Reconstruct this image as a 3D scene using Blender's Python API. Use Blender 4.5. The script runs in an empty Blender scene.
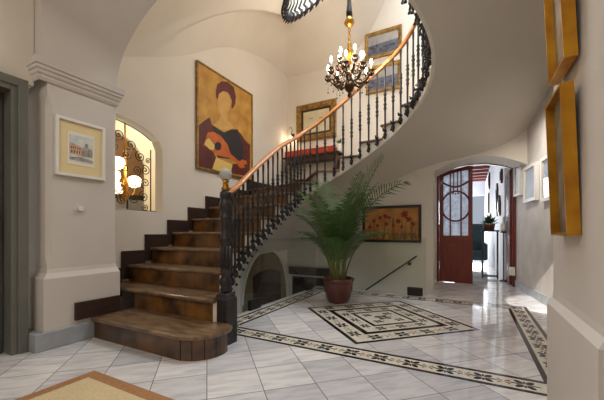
import bpy, bmesh, math, random
from mathutils import Vector, Matrix
random.seed(7)
S = bpy.context.scene
COL = S.collection
PI = math.pi
V = Vector

# ------------------------------------------------------------------ materials
def lin(c):
    return tuple(((x/255)/12.92 if x/255 <= .04045 else ((x/255+.055)/1.055)**2.4) for x in c) + (1,)

def mat(name, rgb, rough=.6, metal=0, noise=None, scale=6, bump=0, bscale=40, coat=0, detail=6, spec=.5, stretch=None):
    """principled material; noise = second colour mixed in by a noise texture"""
    m = bpy.data.materials.new(name); m.use_nodes = True
    nt = m.node_tree; b = nt.nodes['Principled BSDF']
    b.inputs['Base Color'].default_value = lin(rgb)
    b.inputs['Roughness'].default_value = rough
    b.inputs['Metallic'].default_value = metal
    b.inputs['Coat Weight'].default_value = coat
    b.inputs['Specular IOR Level'].default_value = spec
    tc = nt.nodes.new('ShaderNodeTexCoord')
    src = tc.outputs['Object']
    if stretch:
        mp = nt.nodes.new('ShaderNodeMapping'); mp.inputs['Scale'].default_value = stretch
        nt.links.new(src, mp.inputs['Vector']); src = mp.outputs['Vector']
    if noise:
        n = nt.nodes.new('ShaderNodeTexNoise'); n.inputs['Scale'].default_value = scale; n.inputs['Detail'].default_value = detail
        nt.links.new(src, n.inputs['Vector'])
        r = nt.nodes.new('ShaderNodeValToRGB')
        r.color_ramp.elements[0].position = .32; r.color_ramp.elements[0].color = lin(noise)
        r.color_ramp.elements[1].position = .68; r.color_ramp.elements[1].color = lin(rgb)
        nt.links.new(n.outputs['Fac'], r.inputs['Fac']); nt.links.new(r.outputs['Color'], b.inputs['Base Color'])
    if bump:
        n2 = nt.nodes.new('ShaderNodeTexNoise'); n2.inputs['Scale'].default_value = bscale; n2.inputs['Detail'].default_value = 5
        nt.links.new(src, n2.inputs['Vector'])
        bp = nt.nodes.new('ShaderNodeBump'); bp.inputs['Strength'].default_value = bump; bp.inputs['Distance'].default_value = .02
        nt.links.new(n2.outputs['Fac'], bp.inputs['Height']); nt.links.new(bp.outputs['Normal'], b.inputs['Normal'])
    return m

def emit(name, rgb, strength):
    m = bpy.data.materials.new(name); m.use_nodes = True
    b = m.node_tree.nodes['Principled BSDF']
    b.inputs['Base Color'].default_value = lin(rgb)
    b.inputs['Emission Color'].default_value = lin(rgb); b.inputs['Emission Strength'].default_value = strength
    return m

def glass_mat(name, tint, gloss=.12, rough=.02):
    m = bpy.data.materials.new(name); m.use_nodes = True; nt = m.node_tree
    for n in list(nt.nodes): nt.nodes.remove(n)
    o = nt.nodes.new('ShaderNodeOutputMaterial'); t = nt.nodes.new('ShaderNodeBsdfTransparent'); g = nt.nodes.new('ShaderNodeBsdfGlossy')
    mx = nt.nodes.new('ShaderNodeMixShader'); lw = nt.nodes.new('ShaderNodeLayerWeight'); lw.inputs['Blend'].default_value = .5
    pw = nt.nodes.new('ShaderNodeMath'); pw.operation = 'POWER'; pw.inputs[1].default_value = 4
    ma = nt.nodes.new('ShaderNodeMath'); ma.operation = 'MULTIPLY_ADD'; ma.inputs[1].default_value = .8; ma.inputs[2].default_value = gloss
    nt.links.new(lw.outputs['Facing'], pw.inputs[0]); nt.links.new(pw.outputs[0], ma.inputs[0])
    t.inputs['Color'].default_value = tint; g.inputs['Roughness'].default_value = rough
    nt.links.new(ma.outputs[0], mx.inputs['Fac']); nt.links.new(t.outputs[0], mx.inputs[1]); nt.links.new(g.outputs[0], mx.inputs[2])
    nt.links.new(mx.outputs[0], o.inputs['Surface'])
    return m

def frosted_mat(name, rgb):
    m = bpy.data.materials.new(name); m.use_nodes = True; nt = m.node_tree
    b = nt.nodes['Principled BSDF']; b.inputs['Base Color'].default_value = lin(rgb); b.inputs['Roughness'].default_value = .25
    tr = nt.nodes.new('ShaderNodeBsdfTranslucent')
    n = nt.nodes.new('ShaderNodeTexNoise'); n.inputs['Scale'].default_value = 14; n.inputs['Detail'].default_value = 8
    tc = nt.nodes.new('ShaderNodeTexCoord'); nt.links.new(tc.outputs['Object'], n.inputs['Vector'])
    r = nt.nodes.new('ShaderNodeValToRGB'); r.color_ramp.elements[0].position = .35; r.color_ramp.elements[0].color = lin((205, 212, 222))
    r.color_ramp.elements[1].position = .6; r.color_ramp.elements[1].color = lin((240, 245, 252))
    nt.links.new(n.outputs['Fac'], r.inputs['Fac']); nt.links.new(r.outputs['Color'], tr.inputs['Color'])
    mx = nt.nodes.new('ShaderNodeMixShader'); mx.inputs['Fac'].default_value = .85
    o = nt.nodes['Material Output']
    nt.links.new(b.outputs[0], mx.inputs[1]); nt.links.new(tr.outputs[0], mx.inputs[2]); nt.links.new(mx.outputs[0], o.inputs['Surface'])
    return m

def floor_mat():
    """polished marble tiles laid on the diagonal, each tile with its own tone and grain"""
    m = bpy.data.materials.new('marble_tiles'); m.use_nodes = True; nt = m.node_tree; N = nt.nodes.new; L = nt.links.new
    b = nt.nodes['Principled BSDF']; b.inputs['Roughness'].default_value = .07; b.inputs['Specular IOR Level'].default_value = .7
    tc = N('ShaderNodeTexCoord'); sp = N('ShaderNodeSeparateXYZ'); L(tc.outputs['Object'], sp.inputs[0])
    def mth(op, a, c=None):
        n = N('ShaderNodeMath'); n.operation = op
        for i, v in enumerate((a, c)):
            if v is None: continue
            if isinstance(v, (int, float)): n.inputs[i].default_value = v
            else: L(v, n.inputs[i])
        return n.outputs[0]
    p = mth('DIVIDE', mth('ADD', sp.outputs['X'], sp.outputs['Y']), .488)
    q = mth('DIVIDE', mth('ADD', mth('SUBTRACT', sp.outputs['Y'], sp.outputs['X']), -2.775), .488)
    fp, fq = mth('FRACT', p), mth('FRACT', q)
    def edge(f): return mth('MINIMUM', f, mth('SUBTRACT', 1.0, f))
    d = mth('MINIMUM', edge(fp), edge(fq))
    g = mth('LESS_THAN', d, .008)
    cx = N('ShaderNodeCombineXYZ'); L(mth('FLOOR', p), cx.inputs[0]); L(mth('FLOOR', q), cx.inputs[1])
    wn = N('ShaderNodeTexWhiteNoise'); wn.noise_dimensions = '3D'; L(cx.outputs[0], wn.inputs['Vector'])
    # grain: noise stretched along one tile side
    cg = N('ShaderNodeCombineXYZ'); L(mth('MULTIPLY', p, 1.2), cg.inputs[0]); L(mth('MULTIPLY', q, 6.0), cg.inputs[1]); L(mth('MULTIPLY', wn.outputs['Value'], 20), cg.inputs[2])
    nz = N('ShaderNodeTexNoise'); nz.inputs['Scale'].default_value = 1.1; nz.inputs['Detail'].default_value = 7; nz.inputs['Distortion'].default_value = .6
    L(cg.outputs[0], nz.inputs['Vector'])
    rp = N('ShaderNodeValToRGB'); e = rp.color_ramp.elements
    e[0].position = .25; e[0].color = lin((206, 205, 207)); e[1].position = .6; e[1].color = lin((243, 239, 237))
    L(nz.outputs['Fac'], rp.inputs['Fac'])
    rt = N('ShaderNodeValToRGB'); e = rt.color_ramp.elements
    e[0].color = lin((208, 208, 212)); e[1].color = lin((255, 252, 247)); L(wn.outputs['Value'], rt.inputs['Fac'])
    mul = N('ShaderNodeMixRGB'); mul.blend_type = 'MULTIPLY'; mul.inputs['Fac'].default_value = .9
    L(rp.outputs['Color'], mul.inputs['Color1']); L(rt.outputs['Color'], mul.inputs['Color2'])
    mj = N('ShaderNodeMixRGB'); L(g, mj.inputs['Fac']); L(mul.outputs[0], mj.inputs['Color1']); mj.inputs['Color2'].default_value = lin((120, 112, 104))
    L(mj.outputs[0], b.inputs['Base Color'])
    return m

M = {}
M['wall'] = mat('warm_white_plaster', (232, 223, 209), .7, noise=(226, 216, 201), scale=1.2, bump=.05, bscale=18, spec=.3)
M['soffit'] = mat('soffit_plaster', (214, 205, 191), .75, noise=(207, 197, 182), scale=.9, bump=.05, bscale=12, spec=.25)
M['grey_plaster'] = mat('grey_limewash', (216, 208, 200), .6, noise=(194, 185, 178), scale=2.6, bump=.06, bscale=9, spec=.4)
M['pier'] = mat('pier_plaster', (214, 206, 198), .7, noise=(209, 200, 191), scale=1.5, bump=.04, bscale=20, spec=.3)
M['stone'] = mat('rough_stone', (138, 116, 88), .9, noise=(118, 101, 76), scale=5, bump=.4, bscale=14)
M['rust_wood'] = mat('rust_brown_wood', (70, 44, 28), .8, noise=(38, 24, 17), scale=5, stretch=(1, 5, 1))
M['floor'] = floor_mat()
M['marble_grey'] = mat('grey_marble', (176, 178, 180), .25, noise=(150, 153, 157), scale=4)
M['marble_plain'] = mat('white_marble', (214, 208, 198), .13, noise=(190, 184, 176), scale=5, spec=.6)
M['inlay_dark'] = mat('black_marble', (26, 21, 20), .1, spec=.6)
M['inlay_navy'] = mat('navy_inlay', (26, 25, 32), .1, spec=.6)
M['inlay_cream'] = mat('cream_inlay', (228, 220, 204), .1, noise=(212, 202, 184), scale=9, spec=.6)
M['inlay_brown'] = mat('brown_inlay', (128, 84, 50), .16, spec=.6)
M['tread'] = mat('worn_wood_tread', (142, 114, 84), .3, noise=(80, 58, 40), scale=6, bump=.08, bscale=30, stretch=(1, 3, 1), coat=.15)
M['riser'] = mat('amber_brown_tile', (142, 94, 42), .3, noise=(50, 33, 20), scale=5, bump=.08, bscale=12, coat=.3)
M['riser_dark'] = mat('dark_brown_tile', (118, 78, 40), .3, noise=(38, 27, 20), scale=5, bump=.08, bscale=12, coat=.3)
M['joint'] = mat('dark_joint', (40, 26, 18), .7)
M['skirt'] = mat('dark_wood_skirting', (62, 42, 36), .4, noise=(48, 32, 28), scale=7, stretch=(1, .3, 4))
M['iron'] = mat('dark_cast_iron', (66, 63, 63), .42, .5, noise=(46, 44, 45), scale=14, bump=.08, bscale=60)
M['rail_wood'] = mat('orange_varnished_wood', (208, 146, 90), .3, noise=(190, 122, 70), scale=5, stretch=(1, 1, 6), coat=.25)
M['crystal'] = mat('cut_glass', (190, 186, 180), .12, spec=.9)
M['brass'] = mat('brass', (196, 140, 52), .28, .9, noise=(160, 108, 36), scale=20)
M['bronze'] = mat('bronze', (92, 66, 40), .35, .8, noise=(60, 42, 26), scale=18)
M['gold'] = mat('gold_leaf', (206, 150, 40), .35, .65, noise=(170, 112, 26), scale=7, bump=.1, bscale=26)
M['gold_pale'] = mat('aged_gilt', (176, 138, 72), .4, .5, noise=(122, 90, 42), scale=16, bump=.3, bscale=60)
M['painted_panel'] = mat('grey_brown_abstract', (150, 140, 122), .5, noise=(92, 74, 56), scale=7)
M['white_paint'] = mat('white_lacquer', (238, 234, 226), .4)
M['cream_mat'] = mat('cream_mount', (236, 214, 164), .8)
M['cream_mat2'] = mat('pale_mount', (240, 232, 210), .8)
M['black_paint'] = mat('black_frame', (30, 24, 22), .35)
M['ochre'] = mat('gold_ochre_paint', (206, 156, 66), .55, noise=(170, 118, 42), scale=5, bump=.1, bscale=40)
M['skin_ochre'] = mat('ochre_flesh_paint', (212, 166, 92), .55, noise=(200, 150, 76), scale=6)
M['maroon'] = mat('maroon_paint', (104, 36, 32), .55, noise=(80, 26, 24), scale=6)
M['ink'] = mat('blue_black_paint', (36, 32, 36), .55)
M['orange'] = mat('orange_paint', (204, 106, 42), .55, noise=(186, 86, 32), scale=6)
M['straw'] = mat('straw_yellow_paint', (222, 188, 104), .55)
M['flower_bg'] = mat('amber_field_paint', (206, 146, 72), .6, noise=(166, 106, 50), scale=5)
M['flower_red'] = mat('poppy_red_paint', (158, 46, 30), .6, noise=(120, 30, 24), scale=20)
M['flower_green'] = mat('olive_paint', (92, 88, 44), .6)
M['harbour'] = mat('harbour_paint', (112, 115, 130), .6, noise=(66, 66, 78), scale=7, stretch=(1, 1, 2.5))
M['harbour_sky'] = mat('harbour_sky_paint', (180, 173, 160), .6, noise=(152, 148, 146), scale=4)
M['harbour_dark'] = mat('harbour_hull_paint', (70, 64, 68), .6)
M['glare_print'] = mat('glass_glare_print', (226, 236, 246), .4, noise=(196, 212, 230), scale=4)  # bluish reflection of the frame glass, put into the print's colour
M['paper'] = mat('aged_paper', (226, 214, 180), .7, noise=(208, 192, 152), scale=5)
M['sketch_pink'] = mat('brick_wash', (196, 152, 122), .8, noise=(222, 190, 160), scale=30)
M['sketch_blue'] = mat('sky_wash', (186, 204, 214), .8, noise=(232, 226, 210), scale=18)
M['sketch_grey'] = mat('grey_wash', (186, 178, 164), .8, noise=(132, 122, 108), scale=30)
M['terracotta'] = mat('brown_glazed_pot', (104, 50, 38), .25, noise=(84, 38, 30), scale=4, coat=.4)
M['soil'] = mat('soil', (46, 34, 26), .95)
M['leaf'] = mat('palm_leaf', (64, 96, 40), .45, noise=(44, 74, 30), scale=8)
M['leaf2'] = mat('palm_leaf_pale', (88, 116, 52), .45, noise=(60, 90, 36), scale=8)
M['stem'] = mat('palm_stem', (120, 124, 60), .5, noise=(90, 88, 44), scale=12)
M['glass'] = glass_mat('clear_glass', (.93, .96, .93, 1), .03)
M['mirror_glass'] = glass_mat('picture_glass', (.97, .97, .97, 1), .12)
M['frost'] = frosted_mat('frosted_glass', (226, 232, 240))
M['door_red'] = mat('red_brown_door_wood', (116, 38, 24), .35, noise=(94, 29, 19), scale=4, stretch=(5, 1, 1), coat=.2)
M['door_grey'] = mat('grey_green_paint', (112, 112, 102), .5, noise=(102, 102, 93), scale=3)
M['door_dark'] = mat('dark_grey_paint', (72, 71, 68), .5)
M['steel'] = mat('brushed_steel', (150, 150, 150), .35, .9)
M['red_box'] = mat('red_lacquer', (190, 58, 30), .45, noise=(160, 40, 24), scale=9)
M['dark_wood'] = mat('dark_brown_wood', (66, 42, 30), .45, noise=(46, 30, 22), scale=5, stretch=(4, 1, 1))
M['rug_border'] = mat('tan_braid', (176, 128, 84), .95, noise=(158, 112, 72), scale=60, bump=.4, bscale=150)
M['rug_field'] = mat('cream_sisal', (222, 200, 158), .95, noise=(206, 182, 140), scale=90, bump=.4, bscale=180)
M['bulb'] = emit('bulb_glow', (255, 244, 222), 30)
M['globe'] = emit('globe_glow', (255, 236, 200), 4)
M['candle'] = mat('ivory_candle', (240, 230, 206), .5)
M['white_wall'] = mat('cool_white_plaster', (232, 234, 238), .7)
M['beam_red'] = mat('red_painted_beam', (120, 52, 46), .6)
M['teal'] = mat('dark_teal_velvet', (38, 58, 62), .85, noise=(28, 44, 48), scale=8)
M['olive'] = mat('olive_canvas', (130, 124, 60), .7)
M['tan_room'] = mat('tan_plaster', (176, 140, 104), .8, noise=(160, 124, 90), scale=2)
M['cream_room'] = mat('cream_plaster', (244, 232, 200), .8)
M['basket'] = mat('woven_basket', (122, 84, 54), .8, noise=(90, 60, 38), scale=30)
M['plastic'] = mat('white_plastic', (228, 222, 212), .4)

# ------------------------------------------------------------------ mesh builder
class MB:
    def __init__(s): s.bm = bmesh.new(); s.mi = 0
    def face(s, vs, smooth=False):
        try:
            f = s.bm.faces.new(vs); f.material_index = s.mi; f.smooth = smooth; return f
        except ValueError: return None
    def box(s, a, b, rot=None, at=(0, 0, 0)):
        x0, y0, z0 = a; x1, y1, z1 = b
        c = [(x0,y0,z0),(x1,y0,z0),(x1,y1,z0),(x0,y1,z0),(x0,y0,z1),(x1,y0,z1),(x1,y1,z1),(x0,y1,z1)]
        if rot: c = [rot @ V(p) + V(at) for p in c]
        v = [s.bm.verts.new(p) for p in c]
        for f in ((0,3,2,1),(4,5,6,7),(0,1,5,4),(1,2,6,5),(2,3,7,6),(3,0,4,7)): s.face([v[i] for i in f])
        return s
    def prism(s, pts, ext):
        """closed polygon of 3-D points pushed along ext"""
        e = V(ext); a = [s.bm.verts.new(p) for p in pts]; b = [s.bm.verts.new(V(p)+e) for p in pts]; n = len(pts)
        s.face(a[::-1]); s.face(b)
        for i in range(n): s.face([a[i], a[(i+1) % n], b[(i+1) % n], b[i]])
        return s
    def lathe(s, prof, c=(0,0,0), seg=16, axis='z', cap=True):
        rings = []
        for r, h in prof:
            ring = []
            for k in range(seg):
                t = 2*PI*k/seg; x, y = r*math.cos(t), r*math.sin(t)
                p = (x, y, h) if axis == 'z' else ((h, x, y) if axis == 'x' else (y, h, x))
                ring.append(s.bm.verts.new(V(p)+V(c)))
            rings.append(ring)
        for a, b in zip(rings, rings[1:]):
            for k in range(seg): s.face([a[k], a[(k+1) % seg], b[(k+1) % seg], b[k]], True)
        if cap: s.face(rings[0][::-1]); s.face(rings[-1])
        return s
    def tube(s, pts, r, seg=8, cap=True, flat=None):
        pts = [V(p) for p in pts]; n = len(pts); rings = []
        up = None
        for i, p in enumerate(pts):
            t = (pts[min(i+1, n-1)]-pts[max(i-1, 0)])
            if t.length < 1e-9: t = V((0,0,1))
            t.normalize()
            if up is None:
                up = V((0,0,1)) if abs(t.z) < .9 else V((1,0,0))
            u = up - t*up.dot(t)
            if u.length < 1e-4: u = t.orthogonal()
            u.normalize(); w = t.cross(u); up = u
            rr = r[i] if isinstance(r, (list, tuple)) else r
            fw, fu = flat or (1, 1)
            rings.append([s.bm.verts.new(p + (u*math.cos(2*PI*k/seg)*fu + w*math.sin(2*PI*k/seg)*fw)*rr) for k in range(seg)])
        for a, b in zip(rings, rings[1:]):
            for k in range(seg): s.face([a[k], a[(k+1) % seg], b[(k+1) % seg], b[k]], True)
        if cap: s.face(rings[0][::-1]); s.face(rings[-1])
        return s
    def grid(s, rows, smooth=True, close=False):
        vs = [[s.bm.verts.new(p) for p in r] for r in rows]
        for a, b in zip(vs, vs[1:]):
            m = len(a)
            for k in range(m if close else m-1): s.face([a[k], a[(k+1) % m], b[(k+1) % m], b[k]], smooth)
        return s
    def ribbon(s, st, u0, u1, axis='y', shift=None):
        """wall slab: stations (a, z0, z1); thickness u0..u1 across"""
        def P(a, u, z): return (a, u, z) if axis == 'x' else (u, a, z)
        R = []
        for a, z0, z1 in st: R.append([s.bm.verts.new(P(a, u, z)) for u, z in ((u0, z0), (u0, z1), (u1, z1), (u1, z0))])
        for a, b in zip(R, R[1:]):
            for k in range(4): s.face([a[k], a[(k+1) % 4], b[(k+1) % 4], b[k]])
        s.face(R[0][::-1]); s.face(R[-1]); return s
    def sphere(s, c, r, seg=12, rings=8, sc=(1,1,1)):
        R = []
        for i in range(1, rings):
            th = PI*i/rings
            R.append([s.bm.verts.new((c[0]+r*sc[0]*math.sin(th)*math.cos(2*PI*k/seg), c[1]+r*sc[1]*math.sin(th)*math.sin(2*PI*k/seg), c[2]+r*sc[2]*math.cos(th))) for k in range(seg)])
        t = s.bm.verts.new((c[0],c[1],c[2]+r*sc[2])); b = s.bm.verts.new((c[0],c[1],c[2]-r*sc[2]))
        for k in range(seg):
            s.face([t, R[0][k], R[0][(k+1)%seg]], True); s.face([b, R[-1][(k+1)%seg], R[-1][k]], True)
        for a, bb in zip(R, R[1:]):
            for k in range(seg): s.face([a[k], bb[k], bb[(k+1)%seg], a[(k+1)%seg]], True)
        return s
    def build(s, name, mats, parent=None, loc=None, rotz=None, bevel=0, recalc=True):
        if recalc: bmesh.ops.recalc_face_normals(s.bm, faces=s.bm.faces)
        me = bpy.data.meshes.new(name); s.bm.to_mesh(me); s.bm.free()
        if not isinstance(mats, (list, tuple)): mats = [mats]
        for m in mats: me.materials.append(m)
        o = bpy.data.objects.new(name, me); COL.objects.link(o)
        if parent: o.parent = parent
        if loc: o.location = loc
        if rotz is not None: o.rotation_euler.z = rotz
        if bevel:
            b = o.modifiers.new('bevel', 'BEVEL'); b.width = bevel; b.segments = 2; b.limit_method = 'ANGLE'; b.angle_limit = .6
        return o

def tag(o, label, cat, group=None, kind=None):
    o['label'] = label; o['category'] = cat
    if group: o['group'] = group
    if kind: o['kind'] = kind
    return o
def thing(name, loc, label, cat, group=None, rotz=0):
    o = bpy.data.objects.new(name, None); COL.objects.link(o); o.location = loc; o.rotation_euler.z = rotz
    o.empty_display_size = .1
    return tag(o, label, cat, group)
def struct(o):
    o['kind'] = 'structure'; return o

def catmull(P, t):
    n = len(P); i = max(0, min(n-2, int(math.floor(t)))); f = t-i
    p0, p1, p2, p3 = V(P[max(i-1,0)]), V(P[i]), V(P[i+1]), V(P[min(i+2,n-1)])
    return .5*((2*p1)+(p2-p0)*f+(2*p0-5*p1+4*p2-p3)*f*f+(3*p1-p0-3*p2+p3)*f**3)

# ------------------------------------------------------------------ plan of the place
XL, YB = -3.7, 6.2          # left wall face, back wall face
def XR(y): return .73+.126*(6.9-y)   # right wall face, slightly splayed
RISE = .2
# inner (well side) and outer (wall side) end of every step's front edge
INN = {1:(-1.66,1.70),2:(-2.0,2.10),3:(-2.20,2.40),4:(-2.33,2.71),5:(-2.40,3.05),6:(-2.42,3.41),7:(-2.42,3.76),8:(-2.42,4.12),
       9:(-2.40,4.43),10:(-2.19,4.63),11:(-1.83,4.72),12:(-1.48,4.735),13:(-1.14,4.705),14:(-.83,4.60),15:(-.60,4.47),16:(-.43,4.24),
       17:(-.38,3.94),18:(-.45,3.66),19:(-.61,3.42),20:(-.85,3.28)}
OUT = {1:(-3.14,1.68),2:(XL,2.10),3:(XL,2.40),4:(XL,2.71),5:(XL,3.05),6:(XL,3.41),7:(XL,3.76),8:(XL,4.16),9:(XL,4.80),10:(-3.45,YB),
       11:(-2.5,YB),12:(-1.62,YB),13:(-.8,YB),14:(0,YB),15:(.79,YB),16:(XR(5.3)-.01,5.3),17:(XR(4.6)-.01,4.6),18:(XR(3.9)-.01,3.9),19:(XR(3.2)-.01,3.2),20:(XR(2.45)-.01,2.45)}
NST = 20
IL = [V((*INN[n], 0)) for n in range(1, NST+1)]
def inn(n): return catmull(IL, n-1)

# ------------------------------------------------------------------ floor
b = MB()
def slab(x0, y0, x1, y1): b.box((x0, y0, -.2), (x1, y1, 0))
slab(-3.16, -3.0, 2.6, 2.0); b.box((-3.7,1.22,-.2), (-3.16,2.0,0))
slab(-3.7, 2.0, -2.5, 2.95); slab(-2.5, 2.0, 1.32, 5.28); slab(-.58, 5.28, 1.0, 6.9)
b.box((-3.4,-3,-.2), (-3.16,1.22,0))
# inlaid border and diamond, flush in the same floor
Z1, Z2 = .0004, .0008
def flat(pts, z, mi):
    b.mi = mi; vs = [b.bm.verts.new((x, y, z)) for x, y in pts]; b.face(vs)
def band_rect(x0, y0, x1, y1, w, z, mi):
    for q in (((x0,y0),(x1,y0),(x1-w,y0+w),(x0+w,y0+w)), ((x1,y0),(x1,y1),(x1-w,y1-w),(x1-w,y0+w)),
              ((x1,y1),(x0,y1),(x0+w,y1-w),(x1-w,y1-w)), ((x0,y1),(x0,y0),(x0+w,y0+w),(x0+w,y1-w))): flat(q, z, mi)
def band_dia(c, r, w, z, mi):
    P = lambda R: [(c[0]-R, c[1]), (c[0], c[1]-R), (c[0]+R, c[1]), (c[0], c[1]+R)]
    A, B = P(r), P(r-w)
    for i in range(4): flat((A[i], A[(i+1)%4], B[(i+1)%4], B[i]), z, mi)
def petal(c, ang, L, w, z, mi):
    ca, sa = math.cos(ang), math.sin(ang)
    pts = []
    for u, v in ((.12,0),(.45,.5),(.8,.46),(1,.12),(1,-.12),(.8,-.46),(.45,-.5)):
        x, y = u*L, v*w; pts.append((c[0]+x*ca-y*sa, c[1]+x*sa+y*ca))
    flat(pts, z, mi)
def flower(c, s, ang):
    for k in range(4): petal(c, ang+PI/4+k*PI/2, s*1.02, s*.50, Z2, 3)
    for k in range(4): petal(c, ang+k*PI/2, s*(1.25 if k%2 == 0 else .7), s*.2, Z2, 1)
def scroll(c, s, ang):
    ca, sa = math.cos(ang), math.sin(ang)
    for sx in (-1, 1):
        for sy in (-1, 1):
            pts = [(.1*sx,.12*sy),(.55*sx,.2*sy),(.9*sx,.55*sy),(.6*sx,.8*sy),(.5*sx,.5*sy),(.15*sx,.35*sy)]
            flat([(c[0]+(u*ca-v*sa)*s, c[1]+(u*sa+v*ca)*s) for u, v in pts], Z2, 4)
def motif_line(p, q, n, s):
    p, q = V((*p,0)), V((*q,0)); ang = math.atan2(q.y-p.y, q.x-p.x)
    for i in range(n):
        c = p.lerp(q, (i+.5)/n); flower((c.x, c.y), s, ang)
        if i < n-1:
            c = p.lerp(q, (i+1)/n); scroll((c.x, c.y), s*.62, ang)
BX0, BY0, BX1, BY1 = -2.40, 2.385, .66, 5.10; BW = .225
band_rect(BX0, BY0, BX1, BY1, .036, Z1, 1)
band_rect(BX0+.036, BY0+.036, BX1-.036, BY1-.036, BW-.072, Z1, 2)
band_rect(BX0+BW-.036, BY0+BW-.036, BX1-BW+.036, BY1-BW+.036, .036, Z1, 1)
h = BW/2
motif_line((BX0+BW, BY0+h), (BX1-BW, BY0+h), 11, .074); motif_line((BX0+BW, BY1-h), (BX1-BW, BY1-h), 11, .074)
motif_line((BX0+h, BY0+BW), (BX0+h, BY1-BW), 10, .074); motif_line((BX1-h, BY0+BW), (BX1-h, BY1-BW), 10, .074)
for cx in (BX0+h, BX1-h):
    for cy in (BY0+h, BY1-h): flower((cx, cy), .085, 0)
DC = (-.90, 3.69)
band_dia(DC, 1.0, .06, Z1, 1); band_dia(DC, .94, .24, Z1, 2); band_dia(DC, .70, .085, Z1, 1)
band_dia(DC, .615, .215, Z1, 2); band_dia(DC, .40, .06, Z1, 1); band_dia(DC, .34, .3399, Z1, 2)
def dia_motifs(R, n, s):
    P = [(DC[0]-R, DC[1]), (DC[0], DC[1]-R), (DC[0]+R, DC[1]), (DC[0], DC[1]+R)]
    for i in range(4): motif_line(P[i], P[(i+1)%4], n, s)
dia_motifs(.83, 4, .075); dia_motifs(.51, 3, .062)
flower(DC, .1, PI/4)
for k in range(4): flower((DC[0]+.19*math.cos(k*PI/2), DC[1]+.19*math.sin(k*PI/2)), .06, PI/4)
# the marble strip outside the border
b.mi = 5
struct(b.build('floor', [M['floor'], M['inlay_dark'], M['inlay_cream'], M['inlay_navy'], M['inlay_brown'], M['marble_plain']], recalc=False))
b = MB(); b.box((-4.0, 2.5, -2.6), (1.0, 6.9, -2.4)); struct(b.build('floor_basement', M['stone']))
b = MB(); b.box((-2.0, 6.9, -.2), (.95, 17.3, 0)); struct(b.build('floor_corridor', M['floor']))

# ------------------------------------------------------------------ walls
TOP = 7.0
def warch(y): return 2.12+.30*math.sqrt(max(0, 1-((y-2.08)/.80)**2))
b = MB()
ys = [2.0+.88*i/16 for i in range(17)]
b.ribbon([(1.9,-2.4,TOP),(2.0,-2.4,TOP)], XL, XL-.15)
b.ribbon([(2.0,-2.4,1.27),(2.88,-2.4,1.27)], XL, XL-.15)
b.ribbon([(y, warch(y), TOP) for y in ys], XL, XL-.15)
b.ribbon([(2.88,-2.4,TOP),(4.88,-2.4,TOP)], XL, XL-.15)
def darch(y): return .02+.2*math.sqrt(max(0, 1-((y-5.39)/.56)**2))
b.ribbon([(4.88,-2.4,TOP),(5.90,-2.4,TOP)], XL, XL-.15)
b.ribbon([(5.90,-2.4,TOP),(6.9,-2.4,TOP)], XL, XL-.15)
struct(b.build('wall_left', M['wall']))
# old walled-up arch in the left wall with the low basement door in it
b = MB(); ring = []
for i in range(21):
    a = PI*i/20; c, s_ = math.cos(a), math.sin(a)
    ring.append([(XL+dx, 5.36+r_*c, -.35+r_*1.25*s_) for dx, r_ in ((0,.83),(.03,.83),(.03,.775),(0,.775))])
b.grid(ring, smooth=False, close=True); struct(b.build('trim_1', M['wall']))
b = MB(); P = [(XL+.0005, 5.36+.775*math.cos(PI*i/20), -.35+.97*math.sin(PI*i/20)) for i in range(21)]
P = P+[(XL+.0005,5.36-.775,-2.4),(XL+.0005,5.36+.775,-2.4)]
b.prism(P, (.008,0,0)); struct(b.build('trim_2', M['stone']))
b = MB(); P = [(XL+.009, 4.90+.98*i/12, darch(4.90+.98*i/12)) for i in range(13)]+[(XL+.009,5.88,-2.4),(XL+.009,4.90,-2.4)]
b.prism(P, (.02,0,0)); struct(b.build('door_1', M['rust_wood']))

def barch(x): return 2.305-.2*((x-.1)/.70)**2
b = MB()
b.ribbon([(XL-.28,-2.4,TOP),(-.59,-2.4,TOP)], YB, 6.9, 'x')
xs = [-.59+1.45*i/16 for i in range(17)]
b.ribbon([(x, barch(x), TOP) for x in xs], YB, 6.9, 'x')
b.ribbon([(.86,2.0,TOP),(1.5,2.0,TOP)], YB, 6.9, 'x')
struct(b.build('wall_back', M['wall']))
b = MB()
f0, f1 = (XR(6.9), 6.9), (XR(2.3), 2.3)
b.prism([(f0[0],f0[1],0),(f1[0],f1[1],0),(f1[0]+.3,f1[1],0),(f0[0]+.3,f0[1],0)], (0,0,4.6))
struct(b.build('wall_right', M['grey_plaster']))
b = MB()
b.prism([(f0[0]-.018,f0[1],0),(f1[0]-.018,f1[1],0),(f1[0],f1[1],0),(f0[0],f0[1],0)], (0,0,.13))
struct(b.build('baseboard_right', M['marble_grey'], bevel=.004))

# piers of the arch between the entrance hall and the stair hall
PX = -3.2
b = MB()
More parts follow.
